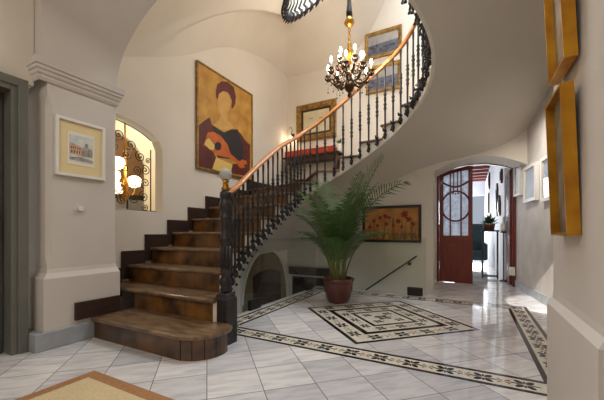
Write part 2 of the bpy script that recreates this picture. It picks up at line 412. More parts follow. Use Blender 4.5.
# shaft with stopped chamfer, base block with sloped shoulder
def rect(x0,y0,x1,y1,z,ch=0): return [(x0,y0,z),(x1-ch,y0,z),(x1,y0+ch,z),(x1,y1-ch*.4,z),(x1-ch*.4,y1,z),(x0,y1,z)]
prof = [(.0,.045,0),(.60,.045,0),(.645,.008,0),(.68,0,.0),(.80,0,.035),(2.10,0,.035),(2.2,0,.003),(2.36,0,0)]
rows = [rect(XL+.001, 1.345-e, PX+e, 1.94+e*.3, z, max(ch,.002)) for z, e, ch in prof]
b.grid([r+[r[0]] for r in rows], smooth=False)
b.face([b.bm.verts.new(p) for p in rows[-1]])
struct(b.build('wall_pier_left', M['pier']))
b = MB()
steps = [(2.285,.012),(2.31,.03),(2.325,.03),(2.34,.05),(2.365,.055),(2.37,.072),(2.395,.075),(2.40,.09),(2.43,.095),(2.455,.10),(2.46,.02)]
rows = [[(XL+.001,1.29-e*.6,z),(PX+e*.8,1.29-e*.6,z),(PX+e*.8,1.94+e*.5,z),(XL+.001,1.94+e*.5,z),(XL+.001,1.29-e*.6,z)] for z, e in steps]
b.grid(rows, smooth=False)
struct(b.build('trim_4', M['pier']))
b = MB(); b.box((XL+.002,1.295-.06,0), (PX+.06,1.945,.155)); struct(b.build('baseboard_left', M['marble_grey'], bevel=.008))
b = MB()
XP, PY0, PY1 = .435, 1.52, 2.34
prof = [(0,.03),(.58,.03),(.615,.004),(.65,0),(2.46,0)]
rows = [[(XP-e,PY0-e,z),(XP-e,PY1,z),(1.6,PY1,z),(1.6,PY0-e,z),(XP-e,PY0-e,z)] for z, e in prof]
b.grid(rows, smooth=False)
struct(b.build('wall_pier_right', M['pier']))
# arch: intrados between the piers
b = MB()
cxa, hw, rz = (PX+XP)/2, (XP-PX)/2, .93
AY0, AY1 = 1.295, 1.945
def arc_pt(t, y):
    k = (AY1-y)/(AY1-AY0); r_ = rz+.9*k; p_ = 2/(2+.8*k)      # the soffit splays upwards towards the entrance hall
    return cxa-hw*math.copysign(abs(math.cos(t))**p_, math.cos(t)), 2.46+r_*math.sin(t)**p_
rows = []
for i in range(65):
    q = PI*i/64
    rows.append([(x, AY0+(AY1-AY0)*j/4, z) for j in range(5) for x, z in [arc_pt(q, AY0+(AY1-AY0)*j/4)]])
b.grid(rows, smooth=True)
for y in (AY0, AY1):
    b.grid([[(arc_pt(PI*i/64, y)[0], y, arc_pt(PI*i/64, y)[1]), (arc_pt(PI*i/64, y)[0], y, 4.6)] for i in range(65)], smooth=False)
for y in (AY0, AY1):
    b.face([b.bm.verts.new(p) for p in ((XL,y,2.46),(PX,y,2.46),(PX,y,4.6),(XL,y,4.6))])
    b.face([b.bm.verts.new(p) for p in ((XP,y,2.46),(1.6,y,2.46),(1.6,y,4.6),(XP,y,4.6))])
struct(b.build('wall_arch', M['pier']))

# entrance hall behind the camera
b = MB()
b.ribbon([(-3.0,0,3.6),(.2,0,3.6)], -3.3, -3.55); b.ribbon([(.2,2.25,3.6),(1.29,2.25,3.6)], -3.3, -3.55)
b.box((XL-.28,1.25,0), (-3.3,1.9,3.6)) if False else None
struct(b.build('wall_hall_left', M['wall']))
b = MB(); b.box((-3.55,-3.2,0), (2.8,-3.0,3.6)); struct(b.build('wall_hall_back', M['wall']))
b = MB(); b.box((2.6,-3.0,0), (2.8,1.6,3.6)); b.box((1.55,1.4,0),(2.8,1.6,3.6)); struct(b.build('wall_hall_right', M['wall']))
b = MB(); b.box((-3.55,-3.2,3.6), (2.8,1.28,3.75)); struct(b.build('ceiling_hall', M['wall']))
# grey painted door in the hall's left wall
b = MB()
for (y0,y1,z0,z1) in ((1.125,1.235,0,2.26),(.2,.31,0,2.26),(.31,1.125,2.15,2.26)):
    b.box((-3.42,y0,z0),(-3.26,y1,z1))
b.box((-3.26,1.165,0),(-3.245,1.235,2.26)); b.box((-3.26,.2,0),(-3.245,.27,2.26)); b.box((-3.26,.27,2.19),(-3.245,1.165,2.26))
fr = struct(b.build('trim_3', M['door_grey'], bevel=.006))
b = MB(); b.box((-3.44,.315,0),(-3.39,1.12,2.15)); dl = struct(b.build('door_2', M['door_dark'], bevel=.004))
b = MB()
for z0, z1 in ((.2,.95),(1.1,2.0)):
    b.box((-3.39,.42,z0),(-3.378,1.02,z1))
b.build('door_panel', M['door_grey'], dl, bevel=.01)
b = MB(); b.tube([(-3.37,1.07,1.0),(-3.345,1.07,1.0),(-3.345,1.07,1.16),(-3.37,1.07,1.16)], .008); b.build('door_handle', M['iron'], dl)

# ------------------------------------------------------------------ upper flight seen from below, as the ceiling with its oval well
OC, OA, OB = V((-1.55,4.28,0)), 1.14, .40
def rim(t):
    c, s_ = math.cos(t), math.sin(t)
    ro = -.10
    x, y = OA*c, OB*s_
    return V((OC.x+x*math.cos(ro)-y*math.sin(ro), OC.y+x*math.sin(ro)+y*math.cos(ro), 4.50+.72*(1+c)))
outer = [((-1.3,2.0,4.6),1.52*PI),((-2.2,2.0,3.95),1.32*PI),((-3.0,2.0,3.3),1.18*PI),((XL,2.0,2.93),1.08*PI),((XL,2.39,3.15),1.05*PI),((XL,2.9,3.40),1.02*PI),((XL,3.36,3.66),1.0*PI),((XL,3.8,3.98),.98*PI),
         ((XL,4.26,4.24),.96*PI),((XL,4.75,4.41),.93*PI),((XL,5.22,4.51),.9*PI),((XL,5.75,4.55),.87*PI),((XL,YB,4.55),.83*PI),((-3.2,YB,4.52),.78*PI),((-2.6,YB,4.54),.72*PI),
         ((-2.07,YB,4.72),.64*PI),((-1.72,YB,5.1),.57*PI),((-1.45,YB,5.6),.5*PI),((-1.1,YB,6.3),.42*PI),((-.8,YB,6.9),.35*PI)]
rows = []
OP = [o[0] for o in outer]; OT = [(o[1],0,0) for o in outer]
K = 76
for i in range(K+1):
    u = i*(len(outer)-1)/K
    po, tt = catmull(OP, u), catmull(OT, u).x
    pi_ = rim(tt); row = []
    for j in range(13):
        f = j/12
        p = pi_.lerp(po, f)
        hgt = .32*math.sin(PI*f)**1.2
        p.z = pi_.z+(po.z-pi_.z)*(f**1.35) + hgt*(.4 if po.y < 2.6 else 1)
        row.append(p)
    rows.append(row)
b = MB(); b.grid(rows)
cl = struct(b.build('ceiling', M['wall']))

# iron railing round the well above
t = thing('well_railing', (0,0,0), 'dark wrought iron railing round the oval well opening high in the ceiling', 'railing')
b = MB(); b.tube([rim(.25*PI+1.5*PI*i/40)+V((0,0,.0)) for i in range(41)], .016, 8); b.build('rim', M['iron'], t)
for i in range(40):
    a = .25*PI+1.5*PI*(i+.5)/40; p = rim(a); p2 = p + (V((OC.x,OC.y,p.z))-p)*.07
    b = MB()
    b.tube([p+V((0,0,-.07)), p2+V((0,0,-.02)), p2+V((0,0,.05)), p+V((0,0,.12)), p2+V((0,0,.22)), p2+V((0,0,.6))], [.006,.03,.024,.02,.012,.01], 6)
    b.build('baluster', M['iron'], t)
b = MB(); b.tube([rim(.25*PI+1.5*PI*i/40)+V((0,0,.6)) for i in range(41)], .02, 8); b.build('handrail', M['rail_wood'], t)

# ------------------------------------------------------------------ the staircase
st = thing('staircase', (0,0,0), 'winding staircase of worn brown treads and amber risers on a white vaulted underside', 'staircase')
NOSE = .035
for n in range(1, NST):
    z = RISE*n; a0, o0, a1, o1 = (V((*q,0)) for q in (INN[n], OUT[n], INN[n+1], OUT[n+1]))
    d = (o0-a0).normalized(); fwd = V((d.y,-d.x,0)); 
    if fwd.dot(a1-a0) > 0: fwd = -fwd            # towards the lower step
    back = -fwd*.02
    # outline of the tread
    def edge(q, o=.045):
        p0, p1 = inn(max(1, q-.05)), inn(min(NST, q+.05)); d_ = (p1-p0).normalized(); return inn(q)+V((d_.y,-d_.x,0))*o
    mids = [edge(n+f) for f in (.25,.5,.75)]
    ea, eb = edge(n), edge(n+1)
    if n == 1:
        # bullnosed bottom step
        cx, cy, r = -2.03, 1.95, .28
        arc = [(-3.135,1.655,0)]+[(cx+r*math.sin(q), cy-r*math.cos(q), 0) for q in [i*PI*.62/10 for i in range(11)]]+[(-1.80,2.10,0),(-1.9,2.13,0),(-3.135,2.13,0)]
        top = [V(p) for p in arc]
    else:
        top = [o0+fwd*NOSE, ea+fwd*NOSE, ea] + mids + [eb]
        if n == 9: top += [o1+V((.1,0,0)), V((XL,YB,0)), o0]
        else: top += [o1, o0]
        if n == 2: top = [V((-3.14,2.0,0)), V((-3.14,2.085,0))][:0] + [V((-3.12,2.06,0)), V((-1.99,2.06,0)), V((-1.99,2.16,0))]+mids[1:]+[a1, o1, V((XL,2.02,0)), V((-3.12,2.02,0))]
    b = MB(); pts = [(p.x,p.y,z-.035) for p in top]
    if n == 2: pts = [(-3.7,2.06,z-.035)]+[(p.x,p.y,z-.035) for p in top[1:-2]]
    b.prism(pts, (0,0,.035)); b.build('tread', M['tread'], st, bevel=.012)
    # riser
    b = MB()
    if n == 1:
        off = .03; Q = [i*PI*.60/10 for i in range(11)]
        path = [(-3.137,1.695)]+[(cx+(r-off)*math.sin(q), cy-(r-off)*math.cos(q)) for q in Q]
        inner = [(-3.137,1.74)]+[(cx+(r-off-.05)*math.sin(q), cy-(r-off-.05)*math.cos(q)) for q in Q]
        g = [[(p[0],p[1],0),(p[0],p[1],z-.035),(q[0],q[1],z-.035),(q[0],q[1],0)] for p, q in zip(path, inner)]
        b.grid(g, smooth=False, close=True)
        b.mi = 1
        for (x, y) in path[2:10:2]: b.box((x-.003,y-.003,0),(x+.003,y+.003,z-.036))
        b.build('riser', [M['riser_dark'], M['joint']], st)
    else:
        q0, q1 = (a0 if n > 2 else V((-2.0,2.1,0))), o0
        if n == 2: q1 = V((-3.14,2.1,0))
        p = [q0+back*0, q1+back*0, q1+back*1.5, q0+back*1.5]
        b.prism([(v.x,v.y,z-RISE) for v in p], (0,0,RISE-.035))
        b.mi = 1
        L = (q1-q0).length; k = max(2, int(L/.33))
        for i in range(1, k):
            c = q0.lerp(q1, i/k); b.box((c.x-.0015,c.y-.0012,z-RISE+.002),(c.x+.0015,c.y+.0012,z-.037))
        b.build('riser', [M['riser'], M['joint']], st)
# stepped wall skirting, one board to a step
def board(a, c): MB().box(a, c).build('skirting_board', M['skirt'], st, bevel=.003)
board((PX+.046,1.53,.20), (PX+.072,1.94,.36))
for n in range(2, 9):
    y0, y1 = OUT[n][1], OUT[n+1][1]; z = RISE*n
    board((XL+.001,y0-.10 if n > 2 else 1.97,z-.17), (XL+.025,y1-.101,z+.17))
board((XL+.001,OUT[9][1]-.10,1.65), (XL+.025,YB-.001,1.98))
for n in range(10, 15):
    x0, x1, z = OUT[n][0], OUT[n+1][0], RISE*n
    board((x0-.03,YB-.025,z), (x1-.031 if n < 14 else .7,YB-.001,z+.18))
# stringer face on the well side
b = MB(); rows = []
for n in range(3, NST):
    for f in (0,.25,.5,.75):
        pass
for n in range(2, NST):
    for k in range(4):
        nf0, nf1 = n+k/4, n+(k+1)/4
        p0, p1 = inn(nf0), inn(nf1)
        zt = RISE*n-.02; zb0, zb1 = max(0.0, RISE*nf0-.29), max(0.0, RISE*nf1-.29)
        tdir = (p1-p0).normalized(); nr = V((tdir.y,-tdir.x,0))*.02
        vs = []
        for p, zb in ((p0,zb0),(p1,zb1)):
            vs.append([b.bm.verts.new((q.x,q.y,zz)) for q, zz in ((p+nr,zb),(p+nr,zt),(p-nr,zt),(p-nr,zb))])
        for i in range(4): b.face([vs[0][i],vs[0][(i+1)%4],vs[1][(i+1)%4],vs[1][i]])
        b.face(vs[0][::-1]); b.face(vs[1])
b.build('stringer', M['wall'], st)
# vaulted underside: from the stringer's lower edge down to the walls
OZ = {3:(XL,2.40,-.6),4:(XL,2.71,-.45),5:(XL,3.05,-.2),6:(XL,3.41,.05),7:(XL,3.76,.25),8:(XL,4.16,.4),9:(XL,4.9,.52),9.5:(XL,YB-.02,.60),10:(-3.3,YB-.0,.72),
      11:(-2.4,YB,1.28),12:(-1.56,YB,1.86),13:(-.75,YB,2.2),14:(.05,YB,2.335),14.5:(.45,YB,2.44),15:(XR(YB),YB,2.66),16:(XR(5.3),5.3,2.92),17:(XR(4.6),4.6,3.12),18:(XR(3.9),3.9,3.33),19:(XR(3.2),3.2,3.53),20:(XR(2.4),2.4,3.73)}
keys = sorted(OZ); rows = []
for i, k in enumerate(keys[:-1]):
    m = 4
    for j in range(m + (1 if i == len(keys)-2 else 0)):
        f = j/m; n = k+(keys[i+1]-k)*f
        po = catmull([OZ[q] for q in keys], i+f)
        po.x = max(po.x, XL+.0); po.y = min(po.y, YB)
        pin = inn(n); zi = RISE*n-.29
        row = []
        for q in range(13):
            u = q/12; p = po.lerp(V((pin.x,pin.y,zi)), u)
            if po.z < zi: p.z = po.z+(zi-po.z)*math.sin(u*PI/2)**.8
            row.append(p)
        rows.append(row)
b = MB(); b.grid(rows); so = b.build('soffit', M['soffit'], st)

# ------------------------------------------------------------------ balustrade
ba = thing('stair_balustrade', (-1.95,2.18,0), 'dark cast iron balustrade with carved newel post, scroll brackets and orange wooden handrail', 'balustrade')
O = V((-1.95,2.18,0))
# newel
b = MB()
def sq(z, h): return [(-h,-h,z),(h,-h,z),(h,h,z),(-h,h,z)]
b.grid([sq(z,h)+[sq(z,h)[0]] for z, h in ((0,.072),(.40,.072),(.415,.064),(.44,.054),(.455,.04))], smooth=False)
b.face([b.bm.verts.new(p) for p in sq(0,.072)])
b.lathe([(.86*r_, h_) for r_, h_ in [(.045,.455),(.062,.475),(.05,.50),(.066,.54),(.058,.58),(.042,.60),(.056,.62),(.056,.65),(.046,.67),(.05,.74),(.045,.88),(.047,.90),(.06,.92),(.06,.945),(.048,.96),(.05,1.05),(.053,1.10),(.06,1.12),(.06,1.145),(.048,1.16),(.06,1.20),(.068,1.24),(.058,1.28),(.048,1.30),(.062,1.32),(.062,1.355),(.035,1.375)]], seg=18)
for k in range(10):
    a = 2*PI*k/10; b.tube([(.041*math.cos(a),.041*math.sin(a),.68),(.045*math.cos(a),.045*math.sin(a),.75),(.040*math.cos(a),.040*math.sin(a),.87)], .009, 6)
b.build('newel_post', M['iron'], ba)
b = MB(); b.lathe([(.028,1.37),(.042,1.39),(.028,1.41),(.022,1.445),(.036,1.465)], seg=16); b.build('finial_socket', M['brass'], ba)
b = MB(); b.sphere((0,0,1.52), .058, 12, 8)
for f in b.bm.faces: f.smooth = False
fo = b.build('finial_ball', M['crystal'], ba); fo['label'] = 'cut glass ball on top of the newel'
# handrail
RZ = {3:1.39,4:1.50,5:1.71,6:1.96,7:2.20,8:2.40,9:2.57,10:2.75,11:3.0,12:3.235,13:3.43,14:3.6,15:3.82,16:4.04,17:4.26,18:4.48,19:4.7}
def railz(n):
    n = max(2.0, n)
    if n < 3: return 1.345+(RZ[3]-1.345)*max(0,(n-2.5)*2)
    ks = sorted(RZ); return catmull([(RZ[k],0,0) for k in ks], min(n, 18.999)-3).x
def rpt(n, off=.055):
    p = inn(n); q = inn(min(n+.05, 20)); p0 = inn(max(n-.05,1)); t_ = (q-p0).normalized(); nr = V((t_.y,-t_.x,0))
    return p+nr*off, nr
pts = []
for i in range(97):
    n = 2.55+16.25*i/96
    p, nr = rpt(n); p = p.copy(); p.z = railz(n)
    pts.append(p-O)
pts = [V((-.01,.05,1.345))]+pts[1:]
b = MB(); b.tube(pts, .034, 10, flat=(1.0,.8)); b.build('handrail', M['rail_wood'], ba)
def baluster(n):
    p, nr = rpt(n); zt = railz(n)-.02; zb = RISE*n-.21
    H_ = zt-zb; f = H_/.85
    b = MB()
    prof = [(1.25*r_, h_) for r_, h_ in [(.004,-.05),(.014,-.03),(.022,0),(.012,.025),(.018,.05),(.012,.075),(.0105,.12),(.0115,.30),(.020,.33),(.012,.345),(.021,.375),(.012,.395),(.0165,.44),(.0165,.455),(.012,.475),(.021,.495),(.012,.52),(.019,.54),(.0105,.56),(.009,.70),(.012,.80),(.009,.85)]]
    b.lathe([(r, zb+hh*f) for r, hh in prof], (p.x-O.x,p.y-O.y,0), 8)
    o = b.build('baluster', M['iron'], ba)
    # bracket: c-scroll of iron leaves from the stringer up to the baluster's foot
    b = MB(); c0 = p-nr*.035
    up = V((0,0,1)); pts = []
    for k in range(15):
        a = -PI*.5+1.75*PI*k/14; rr = .04*(1.0 if n < 13 else 1.0+.55*min(1,(n-13)/2))*(1-.045*k)
        pts.append(c0+nr*(.03+rr*math.cos(a))+up*(zb-.005+rr*math.sin(a)*1.1)-O)
    b.tube(pts, [.016-.0006*k for k in range(15)], 6)
    b.tube([c0+up*(zb+.06)-O, c0+nr*.05+up*(zb+.075)-O, c0+nr*.085+up*(zb+.05)-O, c0+nr*.10+up*(zb+.085)-O], [.012,.018,.016,.007], 6)
    b.sphere(tuple(c0+nr*.09+up*(zb-.045)-O), .017, 8, 6)
    b.build('bracket', M['iron'], ba)
ns = [2.85]
n = 3.17
while n < 18.9: ns.append(n); n += 1/3 if n < 9 else .4
for n in ns: baluster(n)

# ------------------------------------------------------------------ pictures
def place(o, P, axis):   # axis: 'left' faces +x, 'back' faces -y, 'right' faces -x
    o.location = P; o.rotation_euler.z = {'left': PI/2, 'back': 0, 'right': -PI/2}[axis]
def frame_part(w, hgt, fw, d, prof=None):
    """moulded frame, local x right, z up, front towards -y, back on y=0"""
    b = MB()
    prof = prof or [(0,0),(0,d*.8),(.25,d),(.7,d*.75),(1,d*.6),(1,0)]
    ring = lambda e, y: [(-w/2+e,-y,-hgt/2+e),(w/2-e,-y,-hgt/2+e),(w/2-e,-y,hgt/2-e),(-w/2+e,-y,hgt/2-e)]
    rows = [ring(f*fw, y) for f, y in prof]
    b.grid(rows, smooth=False, close=True)
    return b
def poly(b, pts, y, mi, w, hgt):
    b.mi = mi; vs = [b.bm.verts.new(((u-.5)*w, y, (.5-v)*hgt)) for u, v in pts]; b.face(vs)
def canvas(b, w, hgt, y=-.01): b.mi = 0; b.box((-w/2,y,-hgt/2),(w/2,-.002,hgt/2))

# lute player painting on the left wall
t = thing('painting', (0,0,0), 'large gold ochre painting of a faceless woman holding an orange lute above the stairs', 'painting')
place(t, (XL+.004,4.15,2.80), 'left'); PW, PH = 1.38, 1.64
frame_part(PW,PH,.025,.045,[(0,0),(0,.045),(1,.045),(1,0)]).build('frame', M['gold_pale'], t)
b = MB(); canvas(b, PW-.04, PH-.04, -.03); LUTE = []
LUTE = [(1, [(0.332, 0.199), (0.366, 0.162), (0.434, 0.133), (0.504, 0.137), (0.553, 0.203), (0.541, 0.282), (0.493, 0.357), (0.504, 0.427), (0.615, 0.468), (0.553, 0.518), (0.366, 0.556), (0.24, 0.541), (0.332, 0.479), (0.377, 0.408), (0.332, 0.356), (0.316, 0.276)]), (2, [(0.284, 0.183), (0.31, 0.109), (0.389, 0.046), (0.51, 0.013), (0.615, 0.036), (0.659, 0.119), (0.646, 0.21), (0.596, 0.273), (0.566, 0.275), (0.578, 0.196), (0.541, 0.146), (0.493, 0.127), (0.411, 0.144), (0.343, 0.193), (0.31, 0.271), (0.289, 0.239)]), (3, [(0.204, 0.544), (0.322, 0.56), (0.434, 0.572), (0.566, 0.508), (0.691, 0.477), (0.77, 0.537), (0.824, 0.626), (0.81, 0.845), (0.553, 0.835), (0.322, 0.858), (0.225, 0.732), (0.183, 0.631)]), (2, [(0.005, 0.608), (0.092, 0.541), (0.183, 0.48), (0.214, 0.535), (0.246, 0.604), (0.142, 0.677), (0.082, 0.777), (0.225, 0.796), (0.289, 0.864), (0.267, 0.995), (0.005, 0.995)]), (2, [(0.704, 0.517), (0.743, 0.501), (0.851, 0.566), (0.964, 0.597), (0.95, 0.971), (0.493, 0.99), (0.553, 0.886), (0.797, 0.847), (0.824, 0.662)]), (4, [(0.132, 0.68), (0.152, 0.638), (0.246, 0.61), (0.366, 0.621), (0.493, 0.687), (0.541, 0.759), (0.566, 0.782), (0.731, 0.83), (0.784, 0.799), (0.879, 0.797), (0.9, 0.831), (0.824, 0.851), (0.851, 0.882), (0.743, 0.906), (0.666, 0.854), (0.504, 0.826), (0.332, 0.837), (0.193, 0.805), (0.092, 0.769)]), (5, [(0.122, 0.722), (0.172, 0.69), (0.267, 0.746), (0.246, 0.795), (0.183, 0.801), (0.101, 0.767)]), (3, [(0.383, 0.729), (0.375, 0.754), (0.352, 0.775), (0.322, 0.787), (0.291, 0.786), (0.269, 0.774), (0.262, 0.753), (0.269, 0.729), (0.291, 0.708), (0.322, 0.696), (0.352, 0.696), (0.375, 0.708)]), (5, [(0.289, 0.864), (0.59, 0.887), (0.553, 0.995), (0.225, 0.989)])]
for i, (mi, p) in enumerate(LUTE): poly(b, p, -.0306-.0003*i, mi, PW-.04, PH-.04)
b.build('canvas', [M['ochre'], M['skin_ochre'], M['maroon'], M['ink'], M['orange'], M['straw']], t, recalc=False)

# watercolour on the left pier
t = thing('picture', (0,0,0), 'small white framed watercolour of a pink town square with cream mount on the pier', 'picture')
place(t, (PX+.002,1.605,1.765), 'left')
frame_part(.42,.52,.025,.03,[(0,0),(0,.03),(1,.03),(1,0)]).build('frame', M['white_paint'], t)
b = MB(); canvas(b,.38,.48,-.012); b.build('mount', M['cream_mat'], t)
b = MB(); b.box((-.115,-.016,-.15),(.115,-.0121,.15)); b.mi = 1; b.box((-.10,-.0175,-.12),(.10,-.0161,.12))
w, hh, y0 = .20, .24, -.0182
for mi, pts in ((2,[(0,.35),(.12,.3),(.3,.36),(.5,.4),(.5,.78),(0,.72)]),(3,[(.5,.45),(.62,.4),(.66,.25),(.78,.22),(.8,.4),(.98,.45),(.98,.74),(.5,.78)]),(3,[(0,.86),(.5,.8),(1,.88),(1,.97),(0,.95)])): poly(b, pts, y0, mi, w, hh)
for i in range(5): poly(b, [(.05+.09*i,.45),(.09+.09*i,.45),(.09+.09*i,.52),(.05+.09*i,.52)], y0-.0004, 4, w, hh)
for i in range(4): poly(b, [(.07+.11*i,.58),(.11+.11*i,.58),(.11+.11*i,.68),(.07+.11*i,.68)], y0-.0004, 4, w, hh)
b.build('watercolour', [M['cream_mat2'], M['sketch_blue'], M['sketch_pink'], M['sketch_grey'], M['skirt']], t, recalc=False)

# gilt framed print on the back wall
t = thing('framed_print', (0,0,0), 'pale print in a wide gilt frame hanging above the red box', 'picture')
place(t, (-2.96,YB-.004,3.415), 'back')
frame_part(.95,.80,.12,.06).build('frame', M['gold_pale'], t)
b = MB(); canvas(b,.74,.59,-.015); b.build('slip', M['dark_wood'], t)
b = MB(); b.box((-.31,-.02,-.235),(.31,-.0151,.235)); b.mi = 1
for x, z in ((-.12,.08),(.13,.06)): b.box((x-.05,-.0212,z-.012),(x+.05,-.0201,z+.012))
b.box((-.22,-.0212,-.1),(.22,-.0201,-.095)); b.build('print', [M['paper'], M['sketch_grey']], t)

# two harbour paintings
def harbour(x, z, w, hgt, label, flip):
    t = thing('painting', (0,0,0), label, 'painting', 'harbour scenes on the stair wall'); place(t, (x,YB-.004,z), 'back')
    frame_part(w,hgt,.065,.05).build('frame', M['gold_pale'], t)
    b = MB(); cw, ch = w-.12, hgt-.12; canvas(b, cw, ch, -.015)
    poly(b, [(0,0),(1,0),(1,.42),(0,.48)], -.0155, 1, cw, ch)
    r = random.Random(3+flip)
    for i in range(6):
        u = .08+.14*i+r.random()*.05; wv = .05+r.random()*.06; v = .5+.2*r.random()
        poly(b, [(u,v),(u+wv*1.6,v),(u+wv*1.3,v+.1),(u+wv*.3,v+.1)], -.0158, 2, cw, ch)
        poly(b, [(u+wv*.6,v-.25-.1*r.random()),(u+wv*.75,v-.2),(u+wv*.8,v),(u+wv*.6,v)], -.0161, 2 if flip else 0, cw, ch)
    b.build('canvas', [M['harbour'], M['harbour_sky'], M['harbour_dark']], t, recalc=False)
harbour(-1.505, 4.70, .72, .52, 'upper of two gilt framed harbour scenes on the stair wall', 0)
harbour(-1.50, 4.02, .68, .54, 'lower of two gilt framed harbour scenes, behind the balusters', 1)

# flower painting beyond the glass
t = thing('painting', (0,0,0), 'wide amber painting of red flowers in a black frame beside the palm', 'painting')
place(t, (-1.355,YB-.004,1.155), 'back')
frame_part(1.12,.71,.05,.04,[(0,0),(0,.04),(.8,.04),(1,.025),(1,0)]).build('frame', M['black_paint'], t)
b = MB(); cw, ch = 1.03, .62; canvas(b, cw, ch, -.015); r = random.Random(5); yy = -.0156
for i in range(20):
    u = .04+.93*r.random(); v = .3+.45*r.random(); lean = (r.random()-.5)*.1
    poly(b, [(u-.006,1),(u+.006,1),(u+lean+.005,v),(u+lean-.004,v)], yy, 2, cw, ch); yy -= .00006
    for s_ in (-1,1): poly(b, [(u,1),(u+s_*.05,.78),(u+s_*.07,.7+.1*r.random()),(u+s_*.025,.84)], yy, 2, cw, ch)
for (u, v, s_) in ((.75,.2,.085),(.82,.36,.07),(.64,.42,.06),(.4,.26,.06),(.3,.3,.05),(.47,.3,.04),(.55,.55,.04),(.18,.4,.05),(.9,.5,.05),(.42,.5,.045),(.7,.6,.04),(.25,.55,.04),(.1,.6,.05)):
    yy -= .00006
    for k in range(6):
        a = k*PI/3+r.random()*.4; c, sn = 1.3*math.cos(a), 1.3*math.sin(a)
        pp = [(0,0),(.5,.35),(1,.2),(1.05,-.15),(.5,-.3)]
        poly(b, [(u+s_*(x*c-y_*sn)*.62, v+s_*(x*sn+y_*c)) for x, y_ in pp], yy-.00003*k, 1, cw, ch)
    yy -= .0002
b.build('canvas', [M['flower_bg'], M['flower_red'], M['flower_green']], t, recalc=False)

# box frames on the right wall
ang_r = math.atan(.126)
def wall_frame(y0, y1, z0, z1, label):
    yc = (y0+y1)/2; w, hgt = (y1-y0)/math.cos(ang_r), z1-z0
    t = thing('box_frame', (XR(yc)-.002, yc, (z0+z1)/2), label, 'picture', 'white box frames on the right wall', -PI/2+ang_r)
    frame_part(w,hgt,.045,.05,[(0,0),(0,.05),(1,.05),(1,0)]).build('frame', M['white_paint'], t)
    b = MB(); canvas(b, w-.08, hgt-.08, -.02); b.build('mount', M['cream_mat2'], t)
    b = MB(); b.box((-w/2+.04,-.036,-hgt/2+.04),(w/2-.04,-.034,hgt/2-.04)); b.build('glass', M['mirror_glass'], t)
    b = MB(); b.box((-w*.36,-.023,-hgt*.38),(w*.36,-.0205,hgt*.38)); b.build('print', M['glare_print'], t)
wall_frame(6.44,6.80,1.63,2.19, 'white box frame nearest the open door on the right wall')
wall_frame(5.66,6.22,1.47,2.03, 'large white box frame, middle of three on the right wall')
wall_frame(4.98,5.44,1.42,2.02, 'white box frame half hidden behind the lower gold frame')
# deep gold frames on the right pier
def gold_frame(y0, y1, z0, z1, label, tilt, out):
    yc = (y0+y1)/2; w, hgt, d = y1-y0, z1-z0, .05
    t = thing('gold_frame', (XP-out,yc,z0), label, 'picture', 'deep gold frames on the right pier')
    t.rotation_euler = (math.radians(tilt), 0, -PI/2)      # hangs from above, so it leans off the wall
    b = frame_part(w,hgt,.012,d,[(0,0),(0,d),(1,d),(1,.004)])
    for v in b.bm.verts: v.co.z += hgt/2
    b.build('frame', M['gold'], t)
    b = MB(); b.box((-w/2+.006,-.014,.006),(w/2-.006,-.004,hgt-.006)); b.build('panel', M['painted_panel'], t)
gold_frame(1.80,2.12,1.785,2.62, 'upper of two deep gold box frames on the right pier, its top out of view', 2.6, .012)
gold_frame(1.80,2.12,.985,1.675, 'lower of two deep gold box frames on the right pier', 2.1, .002)

# ------------------------------------------------------------------ console, red box, plant, sconce on the half landing
t = thing('console_table', (-2.98,YB-.16,2.0), 'dark brown wooden console table against the back wall under the red box', 'table')
b = MB(); b.box((-.66,-.15,.60),(.66,.13,.635)); b.build('table_top', M['dark_wood'], t, bevel=.005)
b = MB(); b.box((-.60,-.12,.50),(.60,.12,.60)); b.build('apron', M['dark_wood'], t)
for sx in (-1,1):
    for sy in (-1,1):
        b = MB(); b.tube([(sx*.58,sy*.1,.5),(sx*.60,sy*.1,.36),(sx*.56,sy*.1,.18),(sx*.58,sy*.1,.0 if sx < 0 else .0)], [.028,.03,.02,.024], 8); b.build('leg', M['dark_wood'], t)
t = thing('red_box', (-3.02,YB-.17,2.6352), 'long low red lacquered box on the dark console table', 'box')
b = MB(); b.box((-.58,-.11,0),(.58,.1,.13)); b.build('box', M['red_box'], t, bevel=.012)
b = MB()
for i in range(5): b.lathe([(.001,-.004),(.02,-.003),(.02,0)], (-.44+.22*i,-.1135,.065), 10, 'y')
b.build('rosette', M['orange'], t)
t = thing('vase', (-2.36,YB-.17,2.6352), 'small white vase with green leaves on the end of the console table', 'vase')
b = MB(); b.lathe([(.03,0),(.045,.03),(.05,.08),(.03,.13),(.025,.15),(.035,.17)], seg=14); b.build('pot', M['white_paint'], t)
b = MB(); r = random.Random(2)
for i in range(14):
    a = r.random()*2*PI; el = .4+.9*r.random(); L = .08+.05*r.random(); d = V((math.cos(a)*math.cos(el),math.sin(a)*math.cos(el),math.sin(el))); s_ = V((-math.sin(a),math.cos(a),0))
    base = V((0,0,.165)); p = [base, base+d*L*.5+s_*.025, base+d*L, base+d*L*.5-s_*.025]; b.face([b.bm.verts.new(q) for q in p])
b.build('leaves', M['leaf2'], t)
t = thing('wall_sconce', (-3.55,YB,3.2), 'small curved black wall sconce left of the gilt framed print', 'lamp')
b = MB(); b.lathe([(.035,-.012),(.04,-.004),(.04,-.0005)], seg=14, axis='y'); b.build('back_plate', M['iron'], t)
b = MB(); b.tube([(0,-.01,0),(0,-.06,-.03),(.02,-.11,.0),(.05,-.12,.07),(.03,-.12,.13),(-.01,-.12,.14),(-.03,-.12,.11)], .008, 6); b.build('arm', M['iron'], t)
